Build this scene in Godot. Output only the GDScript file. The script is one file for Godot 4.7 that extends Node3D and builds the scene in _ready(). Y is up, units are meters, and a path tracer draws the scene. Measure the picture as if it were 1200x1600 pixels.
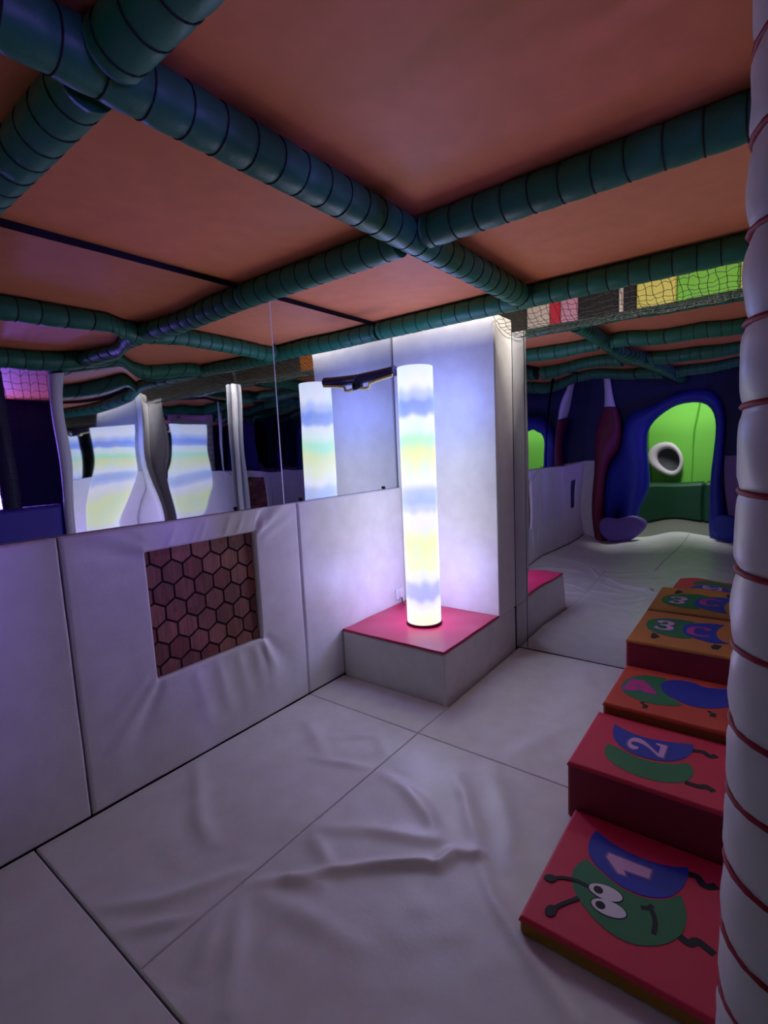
extends Node3D
# Sensory corner of an indoor soft-play centre. World: x to the right of the padded wall, y up, depth runs along -z.

var M := {}
var rng := RandomNumberGenerator.new()
var wav := FastNoiseLite.new()

func _ready():
	rng.seed = 7
	wav.seed = 11
	wav.noise_type = FastNoiseLite.TYPE_SIMPLEX_SMOOTH
	wav.frequency = 1.0
	wav.fractal_type = FastNoiseLite.FRACTAL_NONE
	setup_view()
	setup_materials()
	build_shell()
	build_floor()
	build_ceiling()
	build_left_wall()
	build_back_wall()
	build_right_wall()
	build_front_wall()
	build_neighbour_rooms()
	build_plinth_and_tube()
	build_steps()

# ---------------------------------------------------------------- view and light
func setup_view():
	var cam := Camera3D.new()
	cam.name = "camera"
	var r := Vector3(0.79505693, -0.04667015, -0.60473662)
	var u := Vector3(-0.0361023, 0.9916262, -0.12399237)
	cam.transform = Transform3D(Basis(r, u, r.cross(u)).orthonormalized(), Vector3(1.957, 1.3, 0.0))
	cam.fov = rad_to_deg(2.0 * atan(800.0 / 786.54))
	cam.near = 0.02
	cam.current = true
	add_child(cam)
	var env := Environment.new()
	env.background_mode = Environment.BG_COLOR
	env.background_color = Color(0, 0, 0)
	env.tonemap_mode = Environment.TONE_MAPPER_LINEAR
	env.tonemap_exposure = 1.26
	env.sdfgi_enabled = true
	env.ssao_enabled = true
	env.ssil_enabled = true
	var we := WorldEnvironment.new()
	we.name = "environment"
	we.environment = env
	add_child(we)

func area_light(called: String, at: Vector3, towards: Vector3, size: Vector2, color: Color, energy: float):
	var l := AreaLight3D.new()
	l.name = called
	l.area_size = size
	l.light_color = color
	l.light_energy = energy
	l.area_range = 12.0
	l.shadow_enabled = true
	add_child(l)
	var up := Vector3.UP if absf(towards.y) < 0.9 else Vector3.RIGHT
	l.look_at_from_position(at, at + towards, up)
	return l

# ---------------------------------------------------------------- materials
func mat(key: String, c: Color, rough := 0.5, metal := 0.0, spec := 0.5) -> StandardMaterial3D:
	var m := StandardMaterial3D.new()
	m.resource_name = key
	m.albedo_color = c
	m.roughness = rough
	m.metallic = metal
	m.metallic_specular = spec
	M[key] = m
	return m

func noise_tex(freq: float, size := 512, octaves := 4, as_normal := false, strength := 1.0, ramp = null, sd := 3) -> NoiseTexture2D:
	var n := FastNoiseLite.new()
	n.seed = sd
	n.frequency = freq
	n.fractal_octaves = octaves
	var t := NoiseTexture2D.new()
	t.width = size
	t.height = size
	t.seamless = true
	t.noise = n
	t.as_normal_map = as_normal
	t.bump_strength = strength
	if ramp:
		t.color_ramp = ramp
	return t

func ramp2(a: Color, b: Color) -> Gradient:
	var g := Gradient.new()
	g.set_color(0, a)
	g.set_color(1, b)
	return g

func setup_materials():
	var grain := noise_tex(0.09, 512, 3, true, 1.4)
	var soil := noise_tex(0.012, 512, 5, false, 1.0, ramp2(Color(0.95, 0.94, 0.94), Color(1, 1, 1)), 5)
	for key in ["white_vinyl"]:
		var m := mat(key, Color(0.87, 0.86, 0.87), 0.40)
		m.uv1_triplanar = true
		m.uv1_world_triplanar = true
		m.uv1_scale = Vector3(1.1, 1.1, 1.1)
		m.albedo_texture = soil
		m.normal_enabled = true
		m.normal_texture = grain
		m.normal_scale = 0.10
	mat("red_vinyl", Color(0.72, 0.11, 0.30), 0.3)
	mat("blue_pad", Color(0.10, 0.18, 0.62), 0.5)
	mat("navy", Color(0.10, 0.12, 0.36), 0.6)
	mat("indigo", Color(0.22, 0.17, 0.62), 0.55)
	mat("mauve", Color(0.55, 0.42, 0.66), 0.55)
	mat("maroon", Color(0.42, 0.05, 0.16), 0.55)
	mat("dark_post", Color(0.13, 0.10, 0.24), 0.6)
	var g := mat("beam_green", Color(0.13, 0.43, 0.30), 0.45)
	g.uv1_triplanar = true
	g.uv1_scale = Vector3(2, 2, 2)
	g.normal_enabled = true
	g.normal_texture = grain
	g.normal_scale = 0.25
	mat("cord_black", Color(0.05, 0.05, 0.06), 0.8)
	mat("cord_red", Color(0.60, 0.02, 0.14), 0.6)
	var ply := mat("ceiling_board", Color(0.94, 0.55, 0.34), 0.62)
	ply.uv1_triplanar = true
	ply.uv1_world_triplanar = true
	ply.uv1_scale = Vector3(0.8, 0.8, 0.8)
	ply.albedo_texture = noise_tex(0.02, 512, 5, false, 1.0, ramp2(Color(0.95, 0.94, 0.93), Color(1, 1, 1)), 21)
	mat("mirror", Color(0.86, 0.87, 0.90), 0.015, 1.0)
	mat("mirror_back", Color(0.25, 0.25, 0.28), 0.7)
	mat("white_trim", Color(0.85, 0.85, 0.88), 0.4)
	mat("black_plastic", Color(0.05, 0.05, 0.07), 0.4)
	mat("rail_dark", Color(0.16, 0.15, 0.30), 0.35)
	mat("yellow_plastic", Color(0.85, 0.78, 0.45), 0.4)
	mat("groove_wood", Color(0.16, 0.08, 0.08), 0.8)
	for i in 4:
		var base: Color = [Color(0.50, 0.30, 0.27), Color(0.44, 0.25, 0.23), Color(0.55, 0.34, 0.30), Color(0.47, 0.24, 0.22)][i]
		var w := mat("hex_wood_%d" % i, Color.WHITE, 0.5)
		var n := FastNoiseLite.new()
		n.seed = 40 + i
		n.frequency = 0.02
		var im := Image.create(128, 128, false, Image.FORMAT_RGB8)
		for y in 128:
			for x in 128:
				var v := n.get_noise_2d(x * 9.0, y * 0.5) * 0.22 + n.get_noise_2d(x * 2.0, y * 0.2 + 300.0) * 0.16
				im.set_pixel(x, y, base * (1.0 + v))
		w.albedo_texture = ImageTexture.create_from_image(im)
		w.uv1_scale = Vector3(4, 4, 4)
	mat("foam_red", Color(0.80, 0.11, 0.28), 0.6)
	mat("foam_orange", Color(0.76, 0.24, 0.18), 0.6)
	mat("foam_tan", Color(0.70, 0.42, 0.18), 0.6)
	mat("side_ochre", Color(0.58, 0.36, 0.06), 0.65)
	mat("side_maroon", Color(0.54, 0.10, 0.22), 0.65)
	mat("side_brown", Color(0.52, 0.25, 0.07), 0.65)
	mat("print_green", Color(0.10, 0.42, 0.26), 0.6)
	mat("print_blue", Color(0.09, 0.16, 0.62), 0.6)
	mat("print_black", Color(0.06, 0.06, 0.10), 0.7)
	mat("print_white", Color(0.85, 0.82, 0.85), 0.6)
	mat("print_pink", Color(0.80, 0.58, 0.76), 0.6)
	mat("print_lilac", Color(0.40, 0.30, 0.62), 0.6)
	mat("print_magenta", Color(0.72, 0.16, 0.50), 0.6)
	mat("hall_floor", Color(0.50, 0.50, 0.48), 0.3)
	mat("hall_wall", Color(0.35, 0.35, 0.36), 0.8)
	mat("hall_dark", Color(0.10, 0.10, 0.16), 0.8)
	mat("lime", Color(0.48, 0.82, 0.30), 0.7)
	mat("dark_green", Color(0.05, 0.28, 0.18), 0.6)
	mat("wood_orange", Color(0.80, 0.50, 0.25), 0.6)
	mat("pale_yellow", Color(0.85, 0.85, 0.45), 0.6)
	mat("net_cord", Color(0.06, 0.06, 0.07), 0.9)
	var lp := mat("lamp_face", Color(0.9, 0.9, 0.85), 0.5)
	lp.emission_enabled = true
	lp.emission = Color(1.0, 0.96, 0.86)
	lp.emission_energy_multiplier = 1.5
	var pk := mat("led_pink", Color(0.9, 0.7, 0.9), 0.5)
	pk.emission_enabled = true
	pk.emission = Color(0.85, 0.45, 0.95)
	pk.emission_energy_multiplier = 1.2

# ---------------------------------------------------------------- naming helpers
var used := {}
func numbered(called: String) -> String:
	if not used.has(called):
		used[called] = 0
		return called
	used[called] += 1
	return "%s_%03d" % [called, used[called]]

func tag(o: Node, label: String, category := "", group := "", kind := ""):
	if label != "":
		o.set_meta("label", label)
	if category != "":
		o.set_meta("category", category)
	if group != "":
		o.set_meta("group", group)
	if kind != "":
		o.set_meta("kind", kind)
	return o

func thing(called: String, label: String, category: String, at := Vector3.ZERO, group := "") -> Node3D:
	var o := Node3D.new()
	o.name = numbered(called)
	o.position = at
	add_child(o)
	tag(o, label, category, group)
	return o

func structure(called: String, label := "", category := "") -> Node3D:
	var o := Node3D.new()
	o.name = called
	add_child(o)
	tag(o, label, category, "", "structure")
	return o

func part(called: String, mesh: Mesh, material: Material, parent: Node, at := Vector3.ZERO, basis := Basis.IDENTITY) -> MeshInstance3D:
	var o := MeshInstance3D.new()
	o.name = called
	o.mesh = mesh
	o.material_override = material
	o.transform = Transform3D(basis, at)
	parent.add_child(o, true)
	return o

# ---------------------------------------------------------------- mesh helpers
# vertices in a right-handed frame; faces are wound and normals turned so that they point outward (closed) or along hint (open)
func commit(v: PackedVector3Array, idx: PackedInt32Array, uv := PackedVector2Array(), hint := Vector3.ZERO) -> ArrayMesh:
	var n := PackedVector3Array()
	n.resize(v.size())
	var vol := 0.0
	var c := Vector3.ZERO
	for q in v:
		c += q
	c /= maxf(1.0, v.size())
	for t in range(0, idx.size(), 3):
		var a := v[idx[t]]
		var b := v[idx[t + 1]]
		var d := v[idx[t + 2]]
		var f := (b - a).cross(d - a)
		n[idx[t]] += f
		n[idx[t + 1]] += f
		n[idx[t + 2]] += f
		vol += f.dot(hint) if hint != Vector3.ZERO else f.dot(a - c)
	var s := 1.0 if vol >= 0.0 else -1.0
	for i in n.size():
		n[i] = (n[i] * s).normalized()
		if n[i] == Vector3.ZERO:
			n[i] = Vector3.UP
	var order := idx
	if s > 0.0:
		order = PackedInt32Array()
		order.resize(idx.size())
		for t in range(0, idx.size(), 3):
			order[t] = idx[t]
			order[t + 1] = idx[t + 2]
			order[t + 2] = idx[t + 1]
	var a := []
	a.resize(Mesh.ARRAY_MAX)
	a[Mesh.ARRAY_VERTEX] = v
	a[Mesh.ARRAY_NORMAL] = n
	a[Mesh.ARRAY_INDEX] = order
	if uv.size() == v.size():
		a[Mesh.ARRAY_TEX_UV] = uv
	var m := ArrayMesh.new()
	m.add_surface_from_arrays(Mesh.PRIMITIVE_TRIANGLES, a)
	return m

# box with chamfered edges, centred, flat faces
func bevel_box(size: Vector3, b := 0.006) -> ArrayMesh:
	var h := size * 0.5
	b = minf(b, minf(h.x, minf(h.y, h.z)) * 0.9)
	var v := PackedVector3Array()
	var idx := PackedInt32Array()
	var faces := []
	var corner := func(sx, sy, sz, axis):
		var q := Vector3(sx * (h.x - b), sy * (h.y - b), sz * (h.z - b))
		if axis == 0: q.x = sx * h.x
		if axis == 1: q.y = sy * h.y
		if axis == 2: q.z = sz * h.z
		return q
	for s in [-1, 1]:
		faces.append([corner.call(s, -1, -1, 0), corner.call(s, 1, -1, 0), corner.call(s, 1, 1, 0), corner.call(s, -1, 1, 0)])
		faces.append([corner.call(-1, s, -1, 1), corner.call(1, s, -1, 1), corner.call(1, s, 1, 1), corner.call(-1, s, 1, 1)])
		faces.append([corner.call(-1, -1, s, 2), corner.call(1, -1, s, 2), corner.call(1, 1, s, 2), corner.call(-1, 1, s, 2)])
		for t in [-1, 1]:
			faces.append([corner.call(-1, s, t, 1), corner.call(1, s, t, 1), corner.call(1, s, t, 2), corner.call(-1, s, t, 2)])
			faces.append([corner.call(s, -1, t, 0), corner.call(s, 1, t, 0), corner.call(s, 1, t, 2), corner.call(s, -1, t, 2)])
			faces.append([corner.call(s, t, -1, 0), corner.call(s, t, 1, 0), corner.call(s, t, 1, 1), corner.call(s, t, -1, 1)])
			for w in [-1, 1]:
				faces.append([corner.call(s, t, w, 0), corner.call(s, t, w, 1), corner.call(s, t, w, 2)])
	for f in faces:
		var mid := Vector3.ZERO
		for q in f:
			mid += q
		var nn: Vector3 = (f[1] - f[0]).cross(f[2] - f[0])
		var pts: Array = f.duplicate()
		if nn.dot(mid) < 0:
			pts.reverse()
		var k := v.size()
		for q in pts:
			v.append(q)
		for j in range(1, pts.size() - 1):
			idx.append_array([k, k + j, k + j + 1])
	return commit(v, idx)

func boxp(called: String, lo: Vector3, hi: Vector3, material: Material, parent: Node, b := 0.004) -> MeshInstance3D:
	# lo and hi in room numbers (depth positive)
	var c := (lo + hi) * 0.5
	return part(called, bevel_box((hi - lo).abs(), b), material, parent, V(c.x, c.y, c.z))

func V(x: float, y: float, d: float) -> Vector3:
	return Vector3(x, y, -d)

func tube_path(pts: Array, r: float, sides := 6, closed := false) -> ArrayMesh:
	var v := PackedVector3Array()
	var idx := PackedInt32Array()
	var n := pts.size()
	var side := Vector3.ZERO
	for i in n:
		var p: Vector3 = pts[i]
		var prev: Vector3 = pts[(i - 1 + n) % n] if closed or i > 0 else p
		var next: Vector3 = pts[(i + 1) % n] if closed or i < n - 1 else p
		var t := (next - prev).normalized()
		if side == Vector3.ZERO:
			side = t.cross(Vector3.UP if absf(t.y) < 0.9 else Vector3.RIGHT).normalized()
		side = (side - t * side.dot(t)).normalized()
		var up := t.cross(side)
		for k in sides:
			var a := TAU * k / sides
			v.append(p + (side * cos(a) + up * sin(a)) * r)
	for i in (n if closed else n - 1):
		var j := (i + 1) % n
		for k in sides:
			var l := (k + 1) % sides
			idx.append_array([i * sides + k, j * sides + k, j * sides + l, i * sides + k, j * sides + l, i * sides + l])
	if not closed:
		for e in [0, n - 1]:
			for k in range(1, sides - 1):
				if e == 0:
					idx.append_array([0, k + 1, k])
				else:
					idx.append_array([e * sides, e * sides + k, e * sides + k + 1])
	var m := commit_tube(v, idx)
	return m

func commit_tube(v: PackedVector3Array, idx: PackedInt32Array) -> ArrayMesh:
	return commit(v, idx)

# surface of revolution about y; profile of (radius, height); caps closed by radius 0
func lathe(profile: Array, segs := 32) -> ArrayMesh:
	var v := PackedVector3Array()
	var uv := PackedVector2Array()
	var idx := PackedInt32Array()
	var h0: float = profile[0].y
	var h1: float = profile[profile.size() - 1].y
	for i in profile.size():
		for k in segs + 1:
			var a := TAU * k / segs
			v.append(Vector3(cos(a) * profile[i].x, profile[i].y, sin(a) * profile[i].x))
			uv.append(Vector2(float(k) / segs, (profile[i].y - h0) / maxf(1e-6, h1 - h0)))
	for i in profile.size() - 1:
		for k in segs:
			var a := i * (segs + 1) + k
			var b := a + segs + 1
			idx.append_array([a, b, b + 1, a, b + 1, a + 1])
	return commit(v, idx, uv)

# flat outline in (x, depth) laid horizontally, top at y = t
func slab(poly: PackedVector2Array, t: float) -> ArrayMesh:
	return prism(poly, t, func(q: Vector2, h: float): return Vector3(q.x, h, -q.y))

func prism(poly: PackedVector2Array, t: float, place: Callable) -> ArrayMesh:
	var tri := Geometry2D.triangulate_polygon(poly)
	var v := PackedVector3Array()
	var idx := PackedInt32Array()
	var uv := PackedVector2Array()
	var area := 0.0
	for i in poly.size():
		area += poly[i].cross(poly[(i + 1) % poly.size()])
	var flip := area < 0.0
	var n := poly.size()
	for h in [t, 0.0]:
		for q in poly:
			v.append(place.call(q, h))
			uv.append(q)
	for i in range(0, tri.size(), 3):
		var a := tri[i]
		var b := tri[i + 1]
		var c := tri[i + 2]
		if (poly[b] - poly[a]).cross(poly[c] - poly[a]) < 0.0:
			var s := b
			b = c
			c = s
		idx.append_array([a, b, c, n + a, n + c, n + b])
	for i in n:
		var j := (i + 1) % n
		var k := v.size()
		for q in [[i, t], [j, t], [j, 0.0], [i, 0.0]]:
			v.append(place.call(poly[q[0]], q[1]))
			uv.append(poly[q[0]])
		if flip:
			idx.append_array([k, k + 1, k + 2, k, k + 2, k + 3])
		else:
			idx.append_array([k, k + 2, k + 1, k, k + 3, k + 2])
	return commit(v, idx, uv)

func ticks(a: float, b: float, step: float, extra := []) -> PackedFloat32Array:
	var l := []
	var n := maxi(1, roundi((b - a) / step))
	for i in n + 1:
		l.append(lerpf(a, b, float(i) / n))
	for e in extra:
		if e > a and e < b:
			l.append(e)
	l.sort()
	var out := PackedFloat32Array()
	for q in l:
		if out.is_empty() or q - out[out.size() - 1] > 0.0008:
			out.append(q)
	return out

# cushion: rounded box whose front face carries relief. u, v span the face, thickness grows along the third axis.
# place(u, v, n) -> Vector3 ; relief(u, v) -> extra n ; hole Rect2 or null
func cushion(w: float, h: float, t: float, r: float, step: float, relief: Callable, place: Callable, hole = null, hole_depth := 0.04) -> ArrayMesh:
	var eu := [0.2 * r, 0.45 * r, 0.7 * r, r, w - r, w - 0.7 * r, w - 0.45 * r, w - 0.2 * r]
	var ev := [0.2 * r, 0.45 * r, 0.7 * r, r, h - r, h - 0.7 * r, h - 0.45 * r, h - 0.2 * r]
	if hole != null:
		for k in [0.0, 0.15, 0.4, 0.7, 1.0]:
			eu.append_array([hole.position.x - k * r, hole.end.x + k * r])
			ev.append_array([hole.position.y - k * r, hole.end.y + k * r])
	var us := ticks(0, w, step, eu)
	var vs := ticks(0, h, step, ev)
	if hole != null:
		us = snap_to(us, [hole.position.x, hole.end.x])
		vs = snap_to(vs, [hole.position.y, hole.end.y])
	var verts := PackedVector3Array()
	var idx := PackedInt32Array()
	var nu := us.size()
	var nv := vs.size()
	var drop := func(e: float) -> float:
		return 0.0 if e >= r else r - sqrt(maxf(0.0, r * r - (r - e) * (r - e)))
	for j in nv:
		for i in nu:
			var e := minf(minf(us[i], w - us[i]), minf(vs[j], h - vs[j]))
			var z: float = t - drop.call(e)
			if hole != null:
				var dx: float = maxf(hole.position.x - us[i], us[i] - hole.end.x)
				var dy: float = maxf(hole.position.y - vs[j], vs[j] - hole.end.y)
				var de := maxf(0.0, Vector2(maxf(dx, 0), maxf(dy, 0)).length())
				z -= drop.call(de)
			z += relief.call(us[i], vs[j])
			verts.append(place.call(us[i], vs[j], z))
	var inside := func(i: int, j: int) -> bool:
		if hole == null:
			return false
		var cu: float = (us[i] + us[i + 1]) * 0.5
		var cv: float = (vs[j] + vs[j + 1]) * 0.5
		return hole.has_point(Vector2(cu, cv))
	var front := PackedInt32Array()
	for j in nv - 1:
		for i in nu - 1:
			if inside.call(i, j):
				continue
			var a := j * nu + i
			idx.append_array([a, a + 1, a + nu + 1, a, a + nu + 1, a + nu])
			if hole != null:
				for s in [[-1, 0, a, a + nu], [1, 0, a + nu + 1, a + 1], [0, -1, a + 1, a], [0, 1, a + nu, a + nu + 1]]:
					var ni: int = i + s[0]
					var nj: int = j + s[1]
					if ni >= 0 and nj >= 0 and ni < nu - 1 and nj < nv - 1 and inside.call(ni, nj):
						front.append_array([s[2], s[3]])
	var skirt := func(list: PackedInt32Array, depth_of: Callable):
		for q in range(0, list.size(), 2):
			var k := verts.size()
			var ia := list[q]
			var ib := list[q + 1]
			verts.append(verts[ia])
			verts.append(verts[ib])
			verts.append(depth_of.call(ib))
			verts.append(depth_of.call(ia))
			idx.append_array([k, k + 2, k + 1, k, k + 3, k + 2])
	var base := func(i: int) -> Vector3:
		return place.call(us[i % nu], vs[i / nu], 0.0)
	var rim := PackedInt32Array()
	for i in nu - 1:
		rim.append_array([i + 1, i])
		rim.append_array([(nv - 1) * nu + i, (nv - 1) * nu + i + 1])
	for j in nv - 1:
		rim.append_array([j * nu, (j + 1) * nu])
		rim.append_array([(j + 1) * nu + nu - 1, j * nu + nu - 1])
	# walls: consistent turn is found by comparing with the front face
	var turned := PackedInt32Array()
	for q in range(0, rim.size(), 2):
		turned.append_array([rim[q + 1], rim[q]])
	skirt.call(turned, base)
	if hole != null:
		var inner := func(i: int) -> Vector3:
			return place.call(us[i % nu], vs[i / nu], t - hole_depth)
		var ft := PackedInt32Array()
		for q in range(0, front.size(), 2):
			ft.append_array([front[q], front[q + 1]])
		skirt.call(ft, inner)
	var hint: Vector3 = place.call(0.0, 0.0, 1.0) - place.call(0.0, 0.0, 0.0)
	return commit(verts, idx, PackedVector2Array(), hint)

func snap_to(list: PackedFloat32Array, keep: Array) -> PackedFloat32Array:
	var out := PackedFloat32Array()
	for q in list:
		var ok := true
		for k in keep:
			if absf(q - k) < 0.0035 and absf(q - k) > 1e-5:
				ok = false
		if ok:
			out.append(q)
	for k in keep:
		var has := false
		for q in out:
			if absf(q - k) <= 1e-5:
				has = true
		if not has:
			out.append(k)
	out.sort()
	return out

func flat_relief(_u, _v) -> float:
	return 0.0

# ---------------------------------------------------------------- padded tubes with lacing
# along +y from 0 to length
func padded_tube(length: float, r: float, spacing: float, pinch: float, segs := 28, sd := 1, lift := 0.0) -> ArrayMesh:
	var v := PackedVector3Array()
	var idx := PackedInt32Array()
	var rows := int(length / 0.011) + 1
	var first := fmod(lift, spacing)
	for i in rows + 1:
		var y := length * i / rows
		var ph := fmod(y - first + spacing * 20.0, spacing)
		var d := minf(ph, spacing - ph)
		var puff := sin(PI * ph / spacing)
		for k in segs:
			var a := TAU * k / segs
			var w := wav.get_noise_3d(cos(a) * 3.0 + sd * 17.0, sin(a) * 3.0, y * 14.0)
			var cr := pow(absf(wav.get_noise_3d(cos(a) * 5.0 + sd * 31.0, sin(a) * 5.0, floor((y - first) / spacing) * 7.0)), 0.7)
			var rr := r * (1.0 - pinch + pinch * (0.55 + 0.45 * puff)) - pinch * r * 0.9 * exp(-pow(d / 0.011, 2.0)) + r * 0.02 * w - r * pinch * 0.5 * cr * exp(-pow(d / 0.03, 2.0))
			v.append(Vector3(cos(a) * rr, y, sin(a) * rr))
	for i in rows:
		for k in segs:
			var l := (k + 1) % segs
			idx.append_array([i * segs + k, (i + 1) * segs + k, (i + 1) * segs + l, i * segs + k, (i + 1) * segs + l, i * segs + l])
	for e in [0, rows]:
		for k in range(1, segs - 1):
			if e == 0:
				idx.append_array([0, k + 1, k])
			else:
				idx.append_array([e * segs, e * segs + k, e * segs + k + 1])
	return commit(v, idx)

var ring_cache := {}
func ring_mesh(r: float, cord: float) -> ArrayMesh:
	var key := "%.4f_%.4f" % [r, cord]
	if not ring_cache.has(key):
		var pts := []
		for k in 24:
			var a := TAU * k / 24
			pts.append(Vector3(cos(a) * r, 0, sin(a) * r))
		ring_cache[key] = tube_path(pts, cord, 6, true)
	return ring_cache[key]

func laced_tube(o: Node3D, length: float, r: float, spacing: float, pinch: float, cover: Material, cord: Material, cord_r: float, sd: int, lift := 0.0, tilt := 0.05):
	part("padded_cover", padded_tube(length, r, spacing, pinch, 28, sd, lift), cover, o)
	var y := fmod(lift, spacing)
	var k := 0
	while y < length - 0.01:
		if y > 0.01:
			k += 1
			var b := Basis(Vector3(1, 0, 0.3).normalized(), tilt * sin(k * 2.3 + sd))
			part("lacing_cord", ring_mesh(r * (1.0 - pinch * 1.0), cord_r), cord, o, Vector3(0, y, 0), b)
		y += spacing

func beam_x(x0: float, x1: float, y: float, d: float, label: String, sd: int):
	var o := thing("padded_beam", label, "beam", V(x0, y, d), "green padded ceiling beams")
	o.basis = Basis(Vector3(0, 1, 0), Vector3(1, 0, 0), Vector3(0, 0, -1))
	laced_tube(o, x1 - x0, 0.055, 0.088, 0.035, M.beam_green, M.cord_black, 0.0022, sd, 0.03)

func beam_z(d0: float, d1: float, y: float, x: float, label: String, sd: int):
	var o := thing("padded_beam", label, "beam", V(x, y, d0), "green padded ceiling beams")
	o.basis = Basis(Vector3(1, 0, 0), Vector3(0, 0, -1), Vector3(0, 1, 0))
	laced_tube(o, d1 - d0, 0.057, 0.084, 0.035, M.beam_green, M.cord_black, 0.0022, sd, 0.03)

# ---------------------------------------------------------------- shell
func build_shell():
	var f := structure("floor", "grey rubber floor under the mats and in the hall", "floor")
	boxp("base_slab", Vector3(-1.2, -0.25, -4.4), Vector3(5.2, -0.05, 5.4), M.hall_floor, f)
	var w := structure("wall_hall_left")
	boxp("wall_panel", Vector3(-1.2, -0.05, -4.4), Vector3(-1.1, 3.6, 5.4), M.hall_wall, w)
	w = structure("wall_hall_right")
	boxp("wall_panel", Vector3(5.1, -0.05, -4.4), Vector3(5.2, 3.6, 5.4), M.hall_wall, w)
	w = structure("wall_hall_near")
	boxp("wall_panel", Vector3(-1.1, -0.05, -4.4), Vector3(5.1, 3.6, -4.3), M.hall_wall, w)
	w = structure("wall_hall_far")
	boxp("wall_panel", Vector3(-1.1, -0.05, 5.3), Vector3(5.1, 3.6, 5.4), M.hall_wall, w)
	w = structure("ceiling_hall")
	boxp("ceiling_panel", Vector3(-1.2, 3.6, -4.4), Vector3(5.2, 3.7, 5.4), M.hall_wall, w)

const WRINKLES := [
	[[[0.823, 0.901], [0.922, 1.012], [1.033, 1.114], [1.131, 1.187], [1.174, 1.201], [1.191, 1.28], [1.259, 1.313]], 0.017, 0.018],
	[[[0.742, 1.108], [0.908, 1.209], [1.058, 1.268], [1.116, 1.297]], 0.024, 0.008],
	[[[0.744, 1.477], [0.9, 1.44], [1.037, 1.377], [1.119, 1.299]], 0.022, 0.009],
	[[[1.004, 1.628], [1.096, 1.536], [1.192, 1.411], [1.252, 1.327]], 0.022, 0.009],
	[[[1.105, 1.748], [1.235, 1.568], [1.321, 1.436], [1.365, 1.346]], 0.030, 0.010],
	[[[1.256, 1.318], [1.362, 1.201], [1.47, 1.124], [1.561, 1.067], [1.652, 1.013]], 0.016, 0.010],
	[[[0.751, 1.075], [0.902, 1.01]], 0.020, 0.007],
	[[[0.188, 1.599], [0.452, 1.443]], 0.026, 0.009],
	[[[0.381, 1.55], [0.569, 1.671], [0.694, 1.578]], 0.020, 0.006],
	[[[0.434, 1.387], [0.693, 1.478]], 0.020, 0.006],
	[[[0.069, 1.068], [0.361, 0.893], [0.486, 0.854]], 0.024, 0.009],
	[[[0.439, 0.52], [0.559, 0.633], [0.671, 0.837]], 0.022, 0.010],
	[[[0.568, 0.52], [0.69, 0.657]], 0.018, 0.008],
	[[[0.725, 0.825], [0.822, 0.903], [0.917, 0.946]], 0.020, 0.009],
	[[[0.738, 0.713], [0.842, 0.577]], 0.022, 0.008],
	[[[0.745, 0.782], [0.98, 0.574]], 0.024, 0.008],
	[[[0.413, 0.428], [0.569, 0.348]], 0.030, 0.008],
	[[[1.276, 2.195], [1.178, 1.982], [1.133, 1.85]], 0.040, 0.008],
	[[[0.767, 0.823], [1.138, 0.865]], 0.030, 0.006],
]

func wrinkle(x: float, d: float) -> float:
	var s := 0.0
	var p := Vector2(x, d)
	for w in WRINKLES:
		var best := 9.0
		var along := 0.0
		var pts: Array = w[0]
		for i in pts.size() - 1:
			var a := Vector2(pts[i][0], pts[i][1])
			var b := Vector2(pts[i + 1][0], pts[i + 1][1])
			var t := clampf((p - a).dot(b - a) / (b - a).length_squared(), 0.0, 1.0)
			var e := p.distance_to(a.lerp(b, t))
			if e < best:
				best = e
				along = (i + t) / (pts.size() - 1)
		if best < w[1] * 4.0:
			s += 1.35 * w[2] * exp(-pow(best / (1.2 * w[1]), 2.0)) * (0.35 + 0.65 * sin(PI * clampf(along, 0.03, 0.97)))
	s += 0.0035 * wav.get_noise_2d(x * 2.6, d * 2.6) + 0.0012 * wav.get_noise_2d(x * 8.0 + 40.0, d * 8.0)
	return s

func build_floor():
	# rectangles: x0, depth0, x1, depth1
	var spots := [
		[0.0, -1.38, 1.08, 0.488, "white vinyl floor mat by the arch doorway, along the mirrored wall"],
		[1.084, -1.38, 2.16, 0.488, "white vinyl floor mat by the arch doorway, along the netted wall"],
		[0.0, 0.494, 0.709, 1.798, "creased white vinyl floor mat along the honeycomb panel"],
		[0.711, 0.494, 2.16, 1.798, "large white vinyl floor mat with a deep fold, under the first step"],
		[0.0, 1.800, 0.709, 2.08, "narrow strip of white floor mat in front of the red-topped plinth"],
		[0.711, 1.800, 2.16, 2.982, "white vinyl floor mat between plinth, wall mirror and steps"],
	]
	for s in spots:
		var o := thing("floor_mat", s[4], "mat", V(s[0], -0.05, s[1]), "white floor mats")
		var x0: float = s[0]
		var d0: float = s[1]
		var step := 0.012 if s[1] > 0.3 else 0.05
		var m := cushion(s[2] - x0, s[3] - d0, 0.05, 0.006, step, func(u, v): return wrinkle(x0 + u, d0 + v) * edge_fade(u, v, s[2] - x0, s[3] - d0), func(u, v, n): return Vector3(u, n, -v))
		part("vinyl_cover", m, M.white_vinyl, o)

func edge_fade(u: float, v: float, w: float, h: float) -> float:
	var e := minf(minf(u, w - u), minf(v, h - v))
	return smoothstep(-0.02, 0.05, e)

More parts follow.
